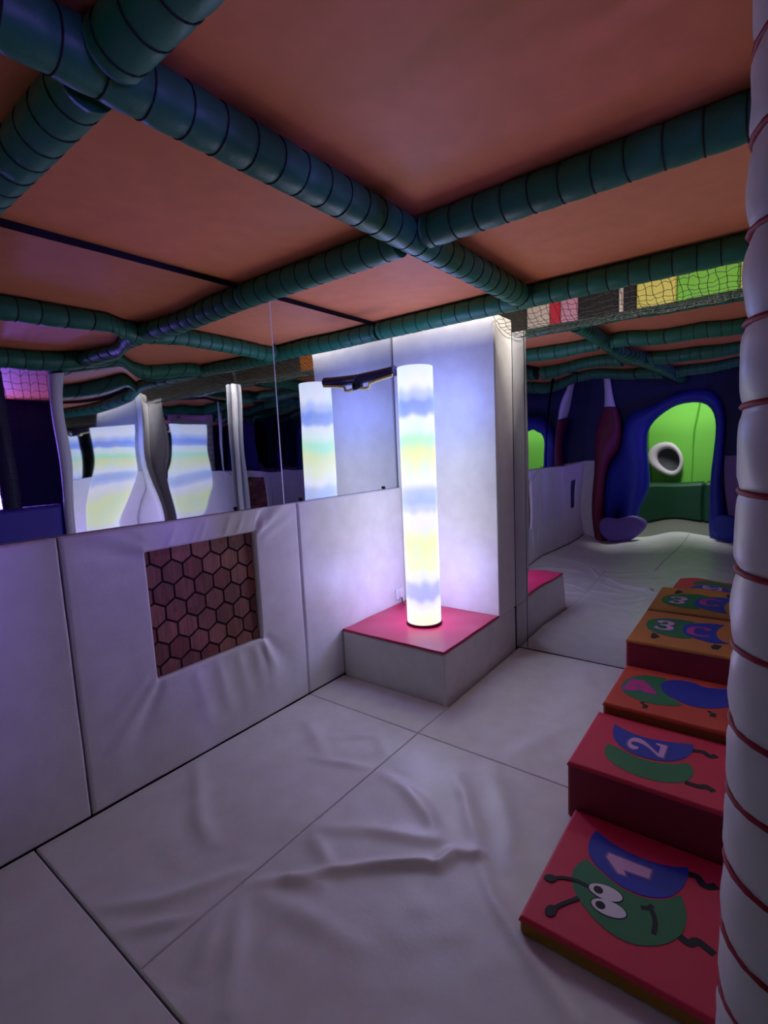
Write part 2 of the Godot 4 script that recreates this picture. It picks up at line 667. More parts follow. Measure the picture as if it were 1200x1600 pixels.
# ---------------------------------------------------------------- ceiling
const CY := 2.105
func build_ceiling():
	var c := structure("ceiling", "orange boards of the play deck above", "ceiling")
	var xs := [-0.05, 0.92, 2.12, 3.3, 4.5]
	var ds := [-1.5, -0.53, 0.53, 1.59, 2.63]
	for i in xs.size() - 1:
		for j in ds.size() - 1:
			boxp("ceiling_board", Vector3(xs[i] + 0.001, CY, ds[j] + 0.001), Vector3(xs[i + 1] - 0.001, CY + 0.04, ds[j + 1] - 0.001), M.ceiling_board, c, 0.001)
	var y := 2.05
	beam_z(-1.35, 2.555, y, 0.92, "long green padded beam running from the arch doorway to the light tube corner", 1)
	beam_x(-0.02, 0.862, y, 0.53, "green padded beam nearest the plain purple-lit wall pad, reaching the wall mirror", 2)
	beam_x(0.978, 2.10, y, 0.53, "green padded beam across the ceiling beside the laced white post", 3)
	beam_x(-0.02, 0.862, y, 1.59, "green padded beam meeting the mirror above the honeycomb panel", 4)
	beam_x(0.978, 2.10, y, 1.59, "green padded beam above the creased mat and second step", 5)
	beam_x(-0.02, 2.14, y, 2.62, "long green padded beam along the back, over the light tube and net", 6)
	beam_x(-0.02, 0.862, y, -0.53, "green padded beam between the arch doorway and dark padded wall insert", 7)
	beam_x(0.978, 2.10, y, -0.53, "green padded beam near the arch doorway on the netted side", 8)
	beam_z(-1.35, 0.75, y, 2.12, "green padded beam running above the side net", 9)
	beam_z(1.05, 2.555, y, 2.12, "green padded beam running above the side wall mirror", 10)

# ---------------------------------------------------------------- mirrors
# slope tables bend the acrylic sheets a little, as hung sheets do
func sheet_bow(d: float, y: float, sd: float, amp: float) -> float:
	return amp * (0.0050 * wav.get_noise_2d(d * 1.5 + sd * 9.0, y * 0.8) + 0.0006 * wav.get_noise_2d(d * 4.0 + sd * 5.0, y * 2.0))

func mirror_sheet(called: String, a0: float, a1: float, y0: float, y1: float, bow: Callable, place: Callable, parent: Node, hint: Vector3, back := -0.008):
	var us := ticks(a0, a1, 0.011)
	var vs := ticks(y0, y1, 0.02)
	var v := PackedVector3Array()
	var idx := PackedInt32Array()
	for j in vs.size():
		for i in us.size():
			v.append(place.call(us[i], vs[j], bow.call(us[i], vs[j])))
	var nu := us.size()
	for j in vs.size() - 1:
		for i in nu - 1:
			var a := j * nu + i
			idx.append_array([a, a + 1, a + nu + 1, a, a + nu + 1, a + nu])
	# back face and edges, their own vertices
	var off := v.size()
	for j in [0, vs.size() - 1]:
		for i in [0, nu - 1]:
			v.append(place.call(us[i], vs[j], back))
	idx.append_array([off, off + 3, off + 1, off, off + 2, off + 3])
	return part(called, commit(v, idx, PackedVector2Array(), hint), M.mirror, parent)

# ---------------------------------------------------------------- left wall
const PADH := 1.052
func build_left_wall():
	var w := structure("wall_left")
	boxp("backing_board", Vector3(-0.11, -0.05, -1.5), Vector3(-0.055, 2.15, 3.05), M.hall_dark, w)
	var place := func(u, v, n): return Vector3(n, v, -u)
	# padded panels: d0, d1, label
	var pads := [
		[1.803, 2.742, "plain white wall pad beside the light tube and plinth"],
		[0.683, 1.798, "puckered white wall pad framing the wooden honeycomb board"],
		[-0.30, 0.678, "plain white wall pad next to the honeycomb pad"],
		[-1.38, -0.305, "white wall pad with a dark blue inset, by the arch doorway"],
	]
	for k in pads.size():
		var s: Array = pads[k]
		var o := thing("wall_pad", s[2], "wall pad", V(-0.045, 0, s[0]), "padded panels of the left wall")
		var wd: float = s[1] - s[0]
		var hole = null
		if k == 1:
			hole = Rect2(0.98 - s[0], 0.412, 0.535, 0.531)
		if k == 3:
			hole = Rect2(0.36, 0.42, 0.30, 0.42)
		var m := cushion(wd, PADH, 0.045, 0.012, 0.014 if k < 2 else 0.03, func(u, v): return pad_relief(k, u, v, wd, hole), place, hole, 0.040)
		part("vinyl_cover", m, M.white_vinyl, o)
		if k == 3:
			part("inset", bevel_box(Vector3(0.02, 0.42, 0.30), 0.004), M.navy, o, Vector3(0.012, 0.63, -0.51))
	build_honeycomb()
	# mirrors above the pads
	var mp := func(d, y, b): return Vector3(-0.030 + b, y, -d)
	var sheets := [[1.733, 2.80, "acrylic wall mirror sheet beside the light tube"], [0.28, 1.729, "wavy acrylic wall mirror sheet above the honeycomb pad"], [-1.38, 0.276, "acrylic wall mirror sheet near the arch doorway"]]
	for k in sheets.size():
		var s: Array = sheets[k]
		var o := thing("wall_mirror", s[2], "mirror", Vector3.ZERO, "mirror sheets of the left wall")
		mirror_sheet("acrylic_sheet", s[0], s[1], PADH + 0.002, CY - 0.032, func(d, y): return left_bow(k, d, y), mp, o, Vector3.RIGHT, -0.020)
		for q in [[0.12, 0.0], [0.80, 0.0]]:
			var d: float = lerpf(s[0], s[1], q[0])
			part("mirror_clip", bevel_box(Vector3(0.014, 0.018, 0.016), 0.004), M.black_plastic, o, V(-0.022, PADH + 0.012, d))
	var t := structure("trim_1")
	boxp("joint_strip", Vector3(-0.032, PADH, 1.724), Vector3(-0.0235, CY - 0.032, 1.738), M.white_trim, t, 0.001)

# how far the middle sheet leans at each depth (it buckles between its clips)
const LEAN := [[0.28, 0.0], [0.523, 0.003], [0.70, 0.008], [0.77, 0.0116], [0.83, 0.019], [0.926, 0.038], [1.03, 0.058], [1.07, 0.006], [1.125, -0.006], [1.214, 0.0075], [1.32, 0.026], [1.42, 0.022], [1.519, 0.024], [1.707, 0.0045], [1.74, 0.0]]
var bow_table := PackedFloat32Array()
func lean_bow(d: float) -> float:
	if bow_table.is_empty():
		var sum := 0.0
		for i in 200:
			var x := 0.28 + 0.0073 * i
			var j := 0
			while j < LEAN.size() - 2 and x > LEAN[j + 1][0]:
				j += 1
			sum += 0.0073 * lerpf(LEAN[j][1], LEAN[j + 1][1], clampf((x - LEAN[j][0]) / (LEAN[j + 1][0] - LEAN[j][0]), 0.0, 1.0))
			bow_table.append(sum)
	var q := clampf((d - 0.28) / 0.0073, 0.0, 198.99)
	return lerpf(bow_table[int(q)], bow_table[int(q) + 1], q - int(q)) - 0.012

func left_bow(k: int, d: float, y: float) -> float:
	if k == 1:
		return lean_bow(d + 0.03 * wav.get_noise_2d(2.0, y * 2.2) + 0.12 * (y - 1.30)) * (1.0 + 0.15 * wav.get_noise_2d(9.0, y * 1.6)) + sheet_bow(d, y, 4.0, 0.25)
	return sheet_bow(d, y, 3.0 + k, 0.35 if k == 0 else 0.6)

func pad_relief(k: int, u: float, v: float, w: float, hole) -> float:
	var s := 0.0022 * wav.get_noise_2d(u * 2.5 + k * 13.0, v * 2.5)
	if k != 1:
		return s
	# pulls that run from the corners of the board and puckers along its edges
	var corners := [[Vector2(hole.position.x, hole.position.y), Vector2(-0.8, -1.0)], [Vector2(hole.end.x, hole.position.y), Vector2(0.55, -1.0)], [Vector2(hole.end.x, hole.end.y), Vector2(1.0, 0.75)], [Vector2(hole.position.x, hole.end.y), Vector2(-1.0, 0.45)]]
	var p := Vector2(u, v)
	for c in corners:
		var dir: Vector2 = c[1].normalized()
		var rel: Vector2 = p - c[0]
		var al := rel.dot(dir)
		if al > -0.02 and al < 0.5:
			var across := rel.dot(dir.orthogonal())
			var fade := smoothstep(-0.02, 0.03, al) * (1.0 - smoothstep(0.08, 0.38, al))
			s += fade * (0.010 * exp(-pow((across - 0.012 - al * 0.05) / (0.014 + al * 0.08), 2.0)) - 0.010 * exp(-pow((across + 0.020 + al * 0.10) / (0.016 + al * 0.10), 2.0)))
			s += fade * 0.006 * exp(-pow((across - 0.055 - al * 0.2) / (0.016 + al * 0.08), 2.0))
	var top: float = v - hole.end.y
	if top > 0.0 and u > hole.position.x - 0.05 and u < hole.end.x + 0.12:
		var f := smoothstep(0.0, 0.02, top) * (1.0 - smoothstep(0.03, 0.085, top))
		for q in [[0.09, 0.010], [0.20, 0.007], [0.235, 0.008], [0.36, 0.007], [0.43, 0.008], [0.52, 0.009], [0.56, 0.010]]:
			var c: float = hole.position.x + q[0] + top * 0.5
			s += (0.35 + 0.65 * f) * smoothstep(0.0, 0.02, top) * q[1] * 0.75 * exp(-pow((u - c) / 0.010, 2.0))
	var low: float = hole.position.y - v
	if low > 0.0 and u > hole.position.x + 0.05:
		for q in [[0.16, 0.006], [0.27, 0.007], [0.38, 0.006], [0.47, 0.007], [0.545, 0.009]]:
			var c: float = hole.position.x + q[0] + low * 0.18
			s += q[1] * smoothstep(0.0, 0.05, low) * (1.0 - smoothstep(0.18, 0.40, low)) * exp(-pow((u - c) / (0.014 + low * 0.09), 2.0))
	return s * 0.85

func build_honeycomb():
	var o := thing("honeycomb_board", "square brown wooden board of hexagon tiles set in the wall pad", "wall panel", V(-0.041, 0.414, 0.982))
	var wd := 0.531
	var hg := 0.527
	part("backing_board", bevel_box(Vector3(0.010, hg, wd), 0.001), M.groove_wood, o, Vector3(0.006, hg * 0.5, -wd * 0.5))
	var frame := PackedVector2Array([Vector2(0, 0), Vector2(wd, 0), Vector2(wd, hg), Vector2(0, hg)])
	var pitch := 0.094
	var rowh := 0.0822
	var k := 0
	for j in range(-6, 4):
		for i in range(-4, 8):
			var c := Vector2(1.109 - 0.982 - 0.012 + i * pitch + (0.5 * pitch if j & 1 else 0.0), 0.836 - 0.414 + j * rowh)
			var hex := PackedVector2Array()
			for q in 6:
				var a := PI / 6.0 + q * PI / 3.0
				hex.append(c + Vector2(cos(a), sin(a)) * 0.0492)
			var cut := Geometry2D.intersect_polygons(hex, frame)
			if cut.is_empty():
				continue
			var lo := Vector2(9, 9)
			var hi := Vector2(-9, -9)
			for q in cut[0]:
				lo = lo.min(q)
				hi = hi.max(q)
			if hi.x - lo.x < 0.006 or hi.y - lo.y < 0.006:
				continue
			k += 1
			var mesh := prism(cut[0], 0.007, func(q: Vector2, h: float): return Vector3(0.011 + h, q.y, -q.x))
			part("hexagon_tile", mesh, M["hex_wood_%d" % [0, 2, 1, 3, 0, 1, 2][(k * 5 + j * 3 + 40) % 7]], o)

# ---------------------------------------------------------------- back wall
const BD := 2.988
func build_back_wall():
	var w := structure("wall_back")
	boxp("backing_board", Vector3(-0.055, -0.05, 3.0), Vector3(2.30, 1.965, 3.05), M.hall_dark, w)
	var mp := func(x, y, b): return Vector3(x, y, -(BD - b))
	var xs := [[0.6935, 0.765, "narrow edge of acrylic mirror beside the white corner column"], [0.769, 2.165, "floor-length acrylic wall mirror behind the steps"]]
	for k in 2:
		var s: Array = xs[k]
		var o := thing("back_mirror", s[2], "mirror", Vector3.ZERO, "mirror sheets of the back wall")
		mirror_sheet("acrylic_sheet", s[0], s[1], 0.002, 1.972, func(x, y): return 0.0 if k == 0 else sheet_bow(x, y, 8.0, 0.75), mp, o, Vector3(0, 0, 1))
	net_thing("gap_net", "black safety net over the gap above the back mirror", 0.70, 2.14, func(s: float, t: float): return V(s, lerpf(2.03, 1.955, t) - 0.03 * sin(PI * t) + 0.008 * wav.get_noise_2d(s * 6.0, t), lerpf(2.71, 2.975, t) + 0.012 * wav.get_noise_2d(s * 5.0 + 60.0, t * 2.0)), 0.036, 7)

# net of crossing cords on a sheet placed by at(s, t): s in metres along, t from 0 to 1 across
func net_thing(called: String, label: String, s0: float, s1: float, at: Callable, mesh_size: float, rows: int):
	var v := PackedVector3Array()
	var idx := PackedInt32Array()
	var strand := func(pts: Array):
		var m := pts.size()
		var k := v.size()
		for i in m:
			var tdir: Vector3 = (pts[mini(i + 1, m - 1)] - pts[maxi(i - 1, 0)]).normalized()
			var a := tdir.cross(Vector3(0.3, 0.5, 0.8)).normalized() * 0.0016
			var b := tdir.cross(a).normalized() * 0.0016
			v.append(pts[i] + a)
			v.append(pts[i] - a * 0.5 + b * 0.87)
			v.append(pts[i] - a * 0.5 - b * 0.87)
		for i in m - 1:
			for q in 3:
				var r := (q + 1) % 3
				idx.append_array([k + i * 3 + q, k + i * 3 + 3 + q, k + i * 3 + 3 + r, k + i * 3 + q, k + i * 3 + 3 + r, k + i * 3 + r])
	var n := int((s1 - s0) / mesh_size)
	for i in n + 1:
		var pts := []
		for j in 13:
			var t := j / 12.0
			pts.append(at.call(lerpf(s0, s1, float(i) / n) + mesh_size * 0.22 * wav.get_noise_2d(i * 3.1, t * 4.0), t))
		strand.call(pts)
	for j in rows + 1:
		var pts := []
		for i in n * 2 + 1:
			pts.append(at.call(lerpf(s0, s1, i / (n * 2.0)), clampf(float(j) / rows + 0.35 / rows * wav.get_noise_2d(i * 0.9, j * 5.0), 0, 1)))
		strand.call(pts)
	var o := thing(called, label, "net")
	part("knotted_cord", commit(v, idx), M.net_cord, o)

# ---------------------------------------------------------------- right wall
const CX := 2.17
func build_right_wall():
	var w := structure("wall_right")
	boxp("backing_board", Vector3(2.20, -0.05, 1.50), Vector3(2.26, 2.15, 3.05), M.hall_dark, w)
	boxp("backing_board", Vector3(2.20, -0.05, -1.5), Vector3(2.26, 2.15, -0.62), M.hall_dark, w)
	var place := func(u, v, n): return Vector3(-n, v, -u)
	var o: Node3D
	o = thing("wall_pad", "low indigo parapet pad below the side net", "wall pad", V(2.26, 0, -0.62))
	part("vinyl_cover", cushion(2.08, 0.99, 0.10, 0.03, 0.05, func(u, v): return 0.003 * wav.get_noise_2d(u * 2.0 + 9.0, v * 2.0), place), M.indigo, o)
	o = thing("wall_pad", "mauve wall pad between the side net and arch wall", "wall pad", V(2.20, 0, -1.38))
	part("vinyl_cover", cushion(0.75, PADH, 0.045, 0.012, 0.05, flat_relief, place), M.mauve, o)
	var mp := func(d, y, b): return Vector3(CX + 0.012 - b, y, -d)
	o = thing("side_mirror", "floor-length acrylic mirror on the side wall beside the steps", "mirror")
	mirror_sheet("acrylic_sheet", 1.535, 2.975, 0.002, CY - 0.012, func(d, y): return sheet_bow(d, y, 15.0, 0.12), mp, o, Vector3.LEFT)
	# posts
	o = thing("padded_post", "white padded post laced with red cord beside the steps", "post", V(2.026, 0.0, 0.90))
	laced_tube(o, 2.04, 0.108, 0.1165, 0.045, M.white_vinyl, M.cord_red, 0.0046, 21, 0.055, 0.05)
	o = thing("corner_post", "slim white post in the mirrored corner behind the steps", "post", V(2.140, 0.0, 2.955))
	part("shaft", lathe([Vector2(0, 0), Vector2(0.028, 0), Vector2(0.030, 0.01), Vector2(0.030, 1.96), Vector2(0, 1.97)], 20), M.white_trim, o)
	o = thing("mirror_post", "slim white post at the end of the side mirror, by the net", "post", V(2.150, 0.0, 1.50))
	part("shaft", lathe([Vector2(0, 0), Vector2(0.030, 0), Vector2(0.032, 0.01), Vector2(0.032, 1.98), Vector2(0, 1.985)], 20), M.white_trim, o)
	o = thing("netting_post", "dark purple post standing on the indigo parapet", "post", V(2.225, 0.99, 1.20))
	part("shaft", lathe([Vector2(0, 0), Vector2(0.05, 0), Vector2(0.05, 1.0), Vector2(0, 1.0)], 20), M.dark_post, o)
	net_thing("side_net", "black safety net above the indigo parapet", -0.60, 1.46, func(s: float, t: float): return V(2.155 + 0.01 * wav.get_noise_2d(s * 4.0, t * 4.0), lerpf(0.99, 2.02, t), s), 0.045, 22)

# ---------------------------------------------------------------- wall with the arch, behind the camera
func build_front_wall():
	var w := structure("wall_front")
	var ax := 0.98
	var rx := 0.52
	var poly := PackedVector2Array([Vector2(-0.05, -0.05), Vector2(ax - rx, -0.05)])
	var path := [V(ax - rx, 0.0, -1.31), V(ax - rx, 0.7, -1.31)]
	for k in 17:
		var a := PI - PI * k / 16.0
		poly.append(Vector2(ax + cos(a) * rx, 1.30 + sin(a) * 0.52))
		path.append(V(ax + cos(a) * rx, 1.30 + sin(a) * 0.52, -1.31))
	path.append(V(ax + rx, 0.7, -1.31))
	path.append(V(ax + rx, 0.0, -1.31))
	poly.append_array([Vector2(ax + rx, -0.05), Vector2(2.26, -0.05), Vector2(2.26, 2.15), Vector2(-0.05, 2.15)])
	part("wall_panel", prism(poly, 0.08, func(q: Vector2, h: float): return V(q.x, q.y, -1.48 + h)), M.navy, w)
	var o := thing("arch_pad", "blue padded rim around the arch doorway", "doorway")
	part("padded_rim", tube_path(path, 0.085, 14), M.blue_pad, o)
	var place := func(u, v, n): return Vector3(u, v, -n)
	o = thing("wall_pad", "white wall pad in the corner beside the maroon post", "wall pad", V(-0.03, 0, -1.40))
	part("vinyl_cover", cushion(0.36, PADH, 0.04, 0.012, 0.04, flat_relief, place), M.white_vinyl, o)
	o = thing("wall_pad", "mauve wall pad on the far side of the arch doorway", "wall pad", V(1.62, 0, -1.40))
	part("vinyl_cover", cushion(0.54, PADH, 0.04, 0.012, 0.04, flat_relief, place), M.mauve, o)
	o = thing("arch_post", "maroon padded post beside the arch doorway", "post", V(0.30, 0, -1.27))
	part("maroon_sleeve", lathe([Vector2(0, 0), Vector2(0.07, 0), Vector2(0.075, 0.02), Vector2(0.075, 1.68), Vector2(0, 1.70)], 20), M.maroon, o)
	part("white_sleeve", lathe([Vector2(0, 1.70), Vector2(0.06, 1.70), Vector2(0.06, 2.08), Vector2(0, 2.09)], 20), M.white_trim, o)

	for k in 2:
		o = thing("foam_roller", ["grey foam roller leaning at the foot of the arch by the maroon post", "dark blue foam roller leaning at the far foot of the arch"][k], "toy", V([0.50, 1.62][k], 0.16, -1.16))
		o.basis = Basis(Vector3(1, 0, 0), PI / 2)
		part("tyre", lathe([Vector2(0, -0.04), Vector2(0.14, -0.04), Vector2(0.16, -0.02), Vector2(0.16, 0.02), Vector2(0.14, 0.04), Vector2(0, 0.04)], 28), [M.print_lilac, M.blue_pad][k], o)
		part("hub", lathe([Vector2(0, 0.04), Vector2(0.03, 0.04), Vector2(0.025, 0.055), Vector2(0, 0.055)], 16), M.print_white, o)

# ---------------------------------------------------------------- what the mirrors, nets and openings show
func build_neighbour_rooms():
	# lit play hall beyond the arch
	var o := thing("padded_screen", "lime green padded screen beyond the arch doorway", "panel", V(0, 0, -3.3))
	var place := func(u, v, n): return Vector3(u, v, -n)
	for k in 4:
		var x := -0.6 + k * 0.75
		part("pad", cushion(0.745, 2.6, 0.08, 0.03, 0.08, flat_relief, place), M.lime, o, Vector3(x, 0.5, 0))
	o = thing("porthole", "white ringed porthole on the lime padded screen", "porthole", V(0.44, 0.95, -3.06))
	o.basis = Basis(Vector3(1, 0, 0), PI / 2)
	var ring := []
	for k in 28:
		ring.append(Vector3(cos(TAU * k / 28) * 0.22, 0.02, sin(TAU * k / 28) * 0.22))
	part("ring", tube_path(ring, 0.05, 10, true), M.print_white, o)
	part("dome", lathe([Vector2(0.20, 0.0), Vector2(0.17, 0.06), Vector2(0.10, 0.10), Vector2(0.001, 0.12)], 24), M.mirror_back, o)
	o = thing("green_bench", "dark green padded bench beneath the lime panel", "bench", V(0.1, 0, -3.2))
	for k in 2:
		part("cushion", bevel_box(Vector3(1.1, 0.62, 0.45), 0.04), M.dark_green, o, Vector3(0.55 + k * 1.11, 0.26, -0.24))
	o = thing("hall_lamp", "square white lamp over the hall by the green panel", "lamp", V(1.0, 2.9, -1.90))
	part("housing", bevel_box(Vector3(0.66, 0.06, 0.66), 0.01), M.hall_wall, o, Vector3(0, 0.035, 0))
	part("diffuser", bevel_box(Vector3(0.6, 0.02, 0.6), 0.004), M.lamp_face, o, Vector3(0, -0.005, 0))
	area_light("hall_lamp_glow", V(1.0, 2.88, -1.90), Vector3.DOWN, Vector2(0.6, 0.6), Color(0.97, 0.98, 0.94), 5.5)
	# hall behind the back mirror, seen over its top edge
	o = thing("hall_lamp", "long white lamp over the play deck near the back mirror", "lamp", V(1.35, 3.35, 1.60))
	part("housing", bevel_box(Vector3(1.26, 0.06, 0.36), 0.01), M.hall_wall, o, Vector3(0, 0.035, 0))
	part("diffuser", bevel_box(Vector3(1.2, 0.02, 0.3), 0.004), M.lamp_face, o, Vector3(0, -0.005, 0))
	area_light("hall_lamp_glow_far", V(1.35, 3.33, 1.60), Vector3.DOWN, Vector2(1.2, 0.3), Color(1.0, 0.97, 0.90), 17.0)
	var hues := [["print_white", 0.22], ["foam_red", 0.10], ["print_pink", 0.16], ["hall_dark", 0.34], ["print_white", 0.04], ["hall_dark", 0.10], ["pale_yellow", 0.30], ["lime", 0.42], ["pale_yellow", 0.25], ["wood_orange", 0.30], ["pale_yellow", 0.2], ["wood_orange", 0.5]]
	var x := 0.05
	for k in hues.size():
		var b := thing("play_panel", ["white", "red", "pink", "dark", "thin white", "narrow dark", "pale yellow", "lime green", "second pale yellow", "orange wooden", "third pale yellow", "wide orange wooden"][k] + " play panel in the hall seen over the mirror", "panel", V(x, -0.05, 4.9), "coloured panels in the hall")
		part("board", bevel_box(Vector3(hues[k][1] - 0.006, 3.0, 0.08), 0.01), M[hues[k][0]], b, Vector3(hues[k][1] * 0.5, 1.5, 0))
		x += hues[k][1]
	# purple-lit room beyond the side net
	var w := structure("wall_side_room_far")
	boxp("wall_panel", Vector3(4.4, -0.05, -1.5), Vector3(4.5, 2.15, 3.05), M.navy, w)
	w = structure("wall_side_room_near")
	boxp("wall_panel", Vector3(2.26, -0.05, -1.6), Vector3(4.5, 2.15, -1.5), M.navy, w)
	w = structure("wall_side_room_back")
	boxp("wall_panel", Vector3(2.26, -0.05, 2.95), Vector3(4.4, 2.15, 3.05), M.navy, w)
	for k in 3:
		var d: float = [0.2, 1.0, 1.75][k]
		o = thing("led_strip", ["pink glowing light strip near the arch end of the side room", "pink glowing light strip facing the netting post", "pink glowing light strip behind the side mirror wall"][k], "lamp", V(4.36, 0.7, d), "pink light strips beyond the side net")
		part("housing", bevel_box(Vector3(0.03, 1.3, 0.12), 0.006), M.white_trim, o, Vector3(0.02, 0.65, 0))
		part("glowing_face", bevel_box(Vector3(0.02, 1.26, 0.09), 0.006), M.led_pink, o, Vector3(0, 0.65, 0))
		area_light("led_strip_glow_%d" % k, V(4.34, 1.35, d), Vector3.LEFT, Vector2(0.09, 1.26), Color(0.54, 0.43, 1.0), 2.0)

# ---------------------------------------------------------------- plinth, column, light tube
func build_plinth_and_tube():
	var o := thing("plinth", "low white padded plinth with a red vinyl top in the corner", "plinth", V(0.002, 0.0, 2.085))
	var wd := 0.690
	var dp := 0.898
	part("padded_base", bevel_box(Vector3(wd, 0.318, dp), 0.010), M.white_vinyl, o, Vector3(wd * 0.5, 0.109, -dp * 0.5))
	var top := cushion(wd - 0.002, 0.656, 0.012, 0.008, 0.03, func(u, v): return 0.0025 * wav.get_noise_2d(u * 4.0, v * 4.0), func(u, v, n): return Vector3(u, n, -v))
	part("red_top", top, M.red_vinyl, o, Vector3(0.001, 0.267, -0.001))
	o = thing("corner_column", "tall white padded column behind the light tube", "column", V(-0.026, 0.268, 2.744))
	wd = 0.718
	var cp := cushion(wd, 1.775, 0.03, 0.010, 0.05, func(u, v): return 0.0015 * wav.get_noise_2d(u * 3.0, v * 2.0) + 0.0016 * smoothstep(1.45, 1.775, v) * sin(u * 75.0 + 3.0 * wav.get_noise_2d(u * 4.0, 3.0)), func(u, v, n): return Vector3(u, v, n - 0.03))
	part("front_pad", cp, M.white_vinyl, o)
	part("core", bevel_box(Vector3(wd, 1.775, 0.212), 0.004), M.white_vinyl, o, Vector3(wd * 0.5, 0.8875, -0.136))
	build_tube()
	# socket low on the wall pad
	o = thing("cable_socket", "small white cable socket low on the wall behind the tube", "socket", V(0.0, 0.345, 2.655))
	part("plate", bevel_box(Vector3(0.02, 0.07, 0.07), 0.004), M.white_trim, o, Vector3(0.010, 0, 0))
	part("plug", bevel_box(Vector3(0.02, 0.045, 0.03), 0.004), M.white_vinyl, o, Vector3(0.028, 0.0, 0.0))
	part("cable", tube_path([Vector3(0.03, -0.02, 0), Vector3(0.035, -0.055, 0), Vector3(0.07, -0.06, 0.03)], 0.004, 6), M.black_plastic, o)

const TUBE_STOPS := [
	[0.00, Color(0.97, 0.98, 0.86)], [0.05, Color(0.96, 0.97, 0.90)], [0.085, Color(0.90, 0.90, 1.0)], [0.115, Color(0.68, 0.70, 0.97)], [0.15, Color(0.70, 0.72, 0.97)], [0.19, Color(0.93, 0.93, 1.0)],
	[0.24, Color(0.95, 0.98, 0.80)], [0.33, Color(0.93, 0.97, 0.76)], [0.39, Color(0.95, 0.93, 0.92)], [0.43, Color(0.95, 0.94, 1.0)], [0.46, Color(0.78, 0.82, 1.0)], [0.49, Color(0.68, 0.75, 0.96)], [0.52, Color(0.72, 0.78, 0.97)],
	[0.56, Color(0.94, 0.95, 1.0)], [0.60, Color(0.94, 0.97, 0.86)], [0.67, Color(0.93, 0.96, 0.72)], [0.72, Color(0.74, 0.98, 0.82)], [0.76, Color(0.90, 0.98, 0.93)], [0.80, Color(0.92, 0.95, 1.0)],
	[0.83, Color(0.56, 0.66, 0.96)], [0.86, Color(0.52, 0.62, 0.95)], [0.89, Color(0.72, 0.78, 0.98)], [0.93, Color(0.92, 0.94, 1.0)], [1.0, Color(0.88, 0.91, 1.0)],
]
func tube_color(t: float) -> Color:
	for i in TUBE_STOPS.size() - 1:
		if t <= TUBE_STOPS[i + 1][0]:
			return TUBE_STOPS[i][1].lerp(TUBE_STOPS[i + 1][1], smoothstep(TUBE_STOPS[i][0], TUBE_STOPS[i + 1][0], t))
	return TUBE_STOPS[TUBE_STOPS.size() - 1][1]

const TUBE_R := 0.100
const TUBE_H := 1.475
func build_tube():
	var at := V(0.362, 0.281, 2.415)
	var o := thing("light_tube", "tall glowing light tube with blue and yellow bands on the red plinth", "lamp", at)
	part("painted_foot_gap", lathe([Vector2(0.070, 0.0), Vector2(TUBE_R + 0.004, 0.0), Vector2(TUBE_R + 0.004, 0.010), Vector2(TUBE_R, 0.014), Vector2(0.07, 0.014)], 40), M.maroon, o)  # maroon ring paints in the dark gap and red reflection under the tube
	var n := 4
	var h := (TUBE_H - 0.014) / n
	for k in n:
		var im := Image.create(64, 128, false, Image.FORMAT_RGB8)
		for y in 128:
			for x in 64:
				var t := (k + (y + 0.5) / 128.0) / n
				var a := TAU * x / 64.0
				var wob := 0.012 * wav.get_noise_3d(cos(a) * 1.5, sin(a) * 1.5, t * 4.0)
				var c := tube_color(clampf(t + wob, 0, 1))
				var q := wav.get_noise_3d(cos(a) * 1.2 + 5.0, sin(a) * 1.2, t * 7.0)
				c.r = clampf(c.r - 0.06 * maxf(q, 0.0), 0, 1)
				c.b = clampf(c.b + 0.05 * q, 0, 1)
				im.set_pixel(x, y, c)
		var m := mat("tube_glow_%d" % k, Color(0.8, 0.8, 0.8), 0.35)
		m.emission_enabled = true
		m.emission = Color.BLACK
		m.emission_texture = ImageTexture.create_from_image(im)
		m.emission_energy_multiplier = TUBE_GLOW
		var prof := [Vector2(TUBE_R, 0), Vector2(TUBE_R, h)]
		if k == n - 1:
			prof = [Vector2(TUBE_R, 0), Vector2(TUBE_R, h * 0.5), Vector2(TUBE_R, h - 0.003), Vector2(TUBE_R - 0.003, h), Vector2(0.001, h)]
		part("glowing_section", lathe(prof, 48), m, o, Vector3(0, 0.014 + k * h, 0))
		var l := OmniLight3D.new()
		l.name = "tube_light_%d" % k
		l.light_color = [Color(0.70, 0.68, 0.98), Color(0.96, 0.98, 0.88), Color(0.96, 0.97, 0.88), Color(0.46, 0.56, 1.0)][k]
		l.light_energy = TUBE_LIGHT * [1.1, 0.25, 0.3, 1.15][k]
		l.light_size = 0.09
		l.omni_range = 12.0
		l.omni_attenuation = 2.0
		l.shadow_enabled = true
		add_child(l)
		l.position = at + Vector3(0, 0.014 + (k + 0.5) * h, 0)
	# bracket that ties the tube head to the mirrored wall
	var b := thing("tube_bracket", "dark padded bracket holding the tube head to the mirror", "bracket", V(-0.02, 1.735, 2.39))
	part("padded_arm", tube_path([Vector3(0.0, 0.0, 0), Vector3(0.10, 0.004, 0), Vector3(0.22, 0.010, 0), Vector3(0.266, 0.014, 0)], 0.030, 14), M.rail_dark, b)
	part("wall_knob", bevel_box(Vector3(0.024, 0.04, 0.036), 0.006), M.black_plastic, b, Vector3(0.012, -0.042, 0.012))
	part("cable", tube_path([Vector3(0.015, -0.058, 0.02), Vector3(0.06, -0.063, 0.02), Vector3(0.085, -0.060, 0.02), Vector3(0.092, -0.037, 0.018), Vector3(0.15, -0.026, 0.018), Vector3(0.262, -0.012, 0.02)], 0.009, 8), M.yellow_plastic, b)

const TUBE_GLOW := 0.84
const TUBE_LIGHT := 0.125

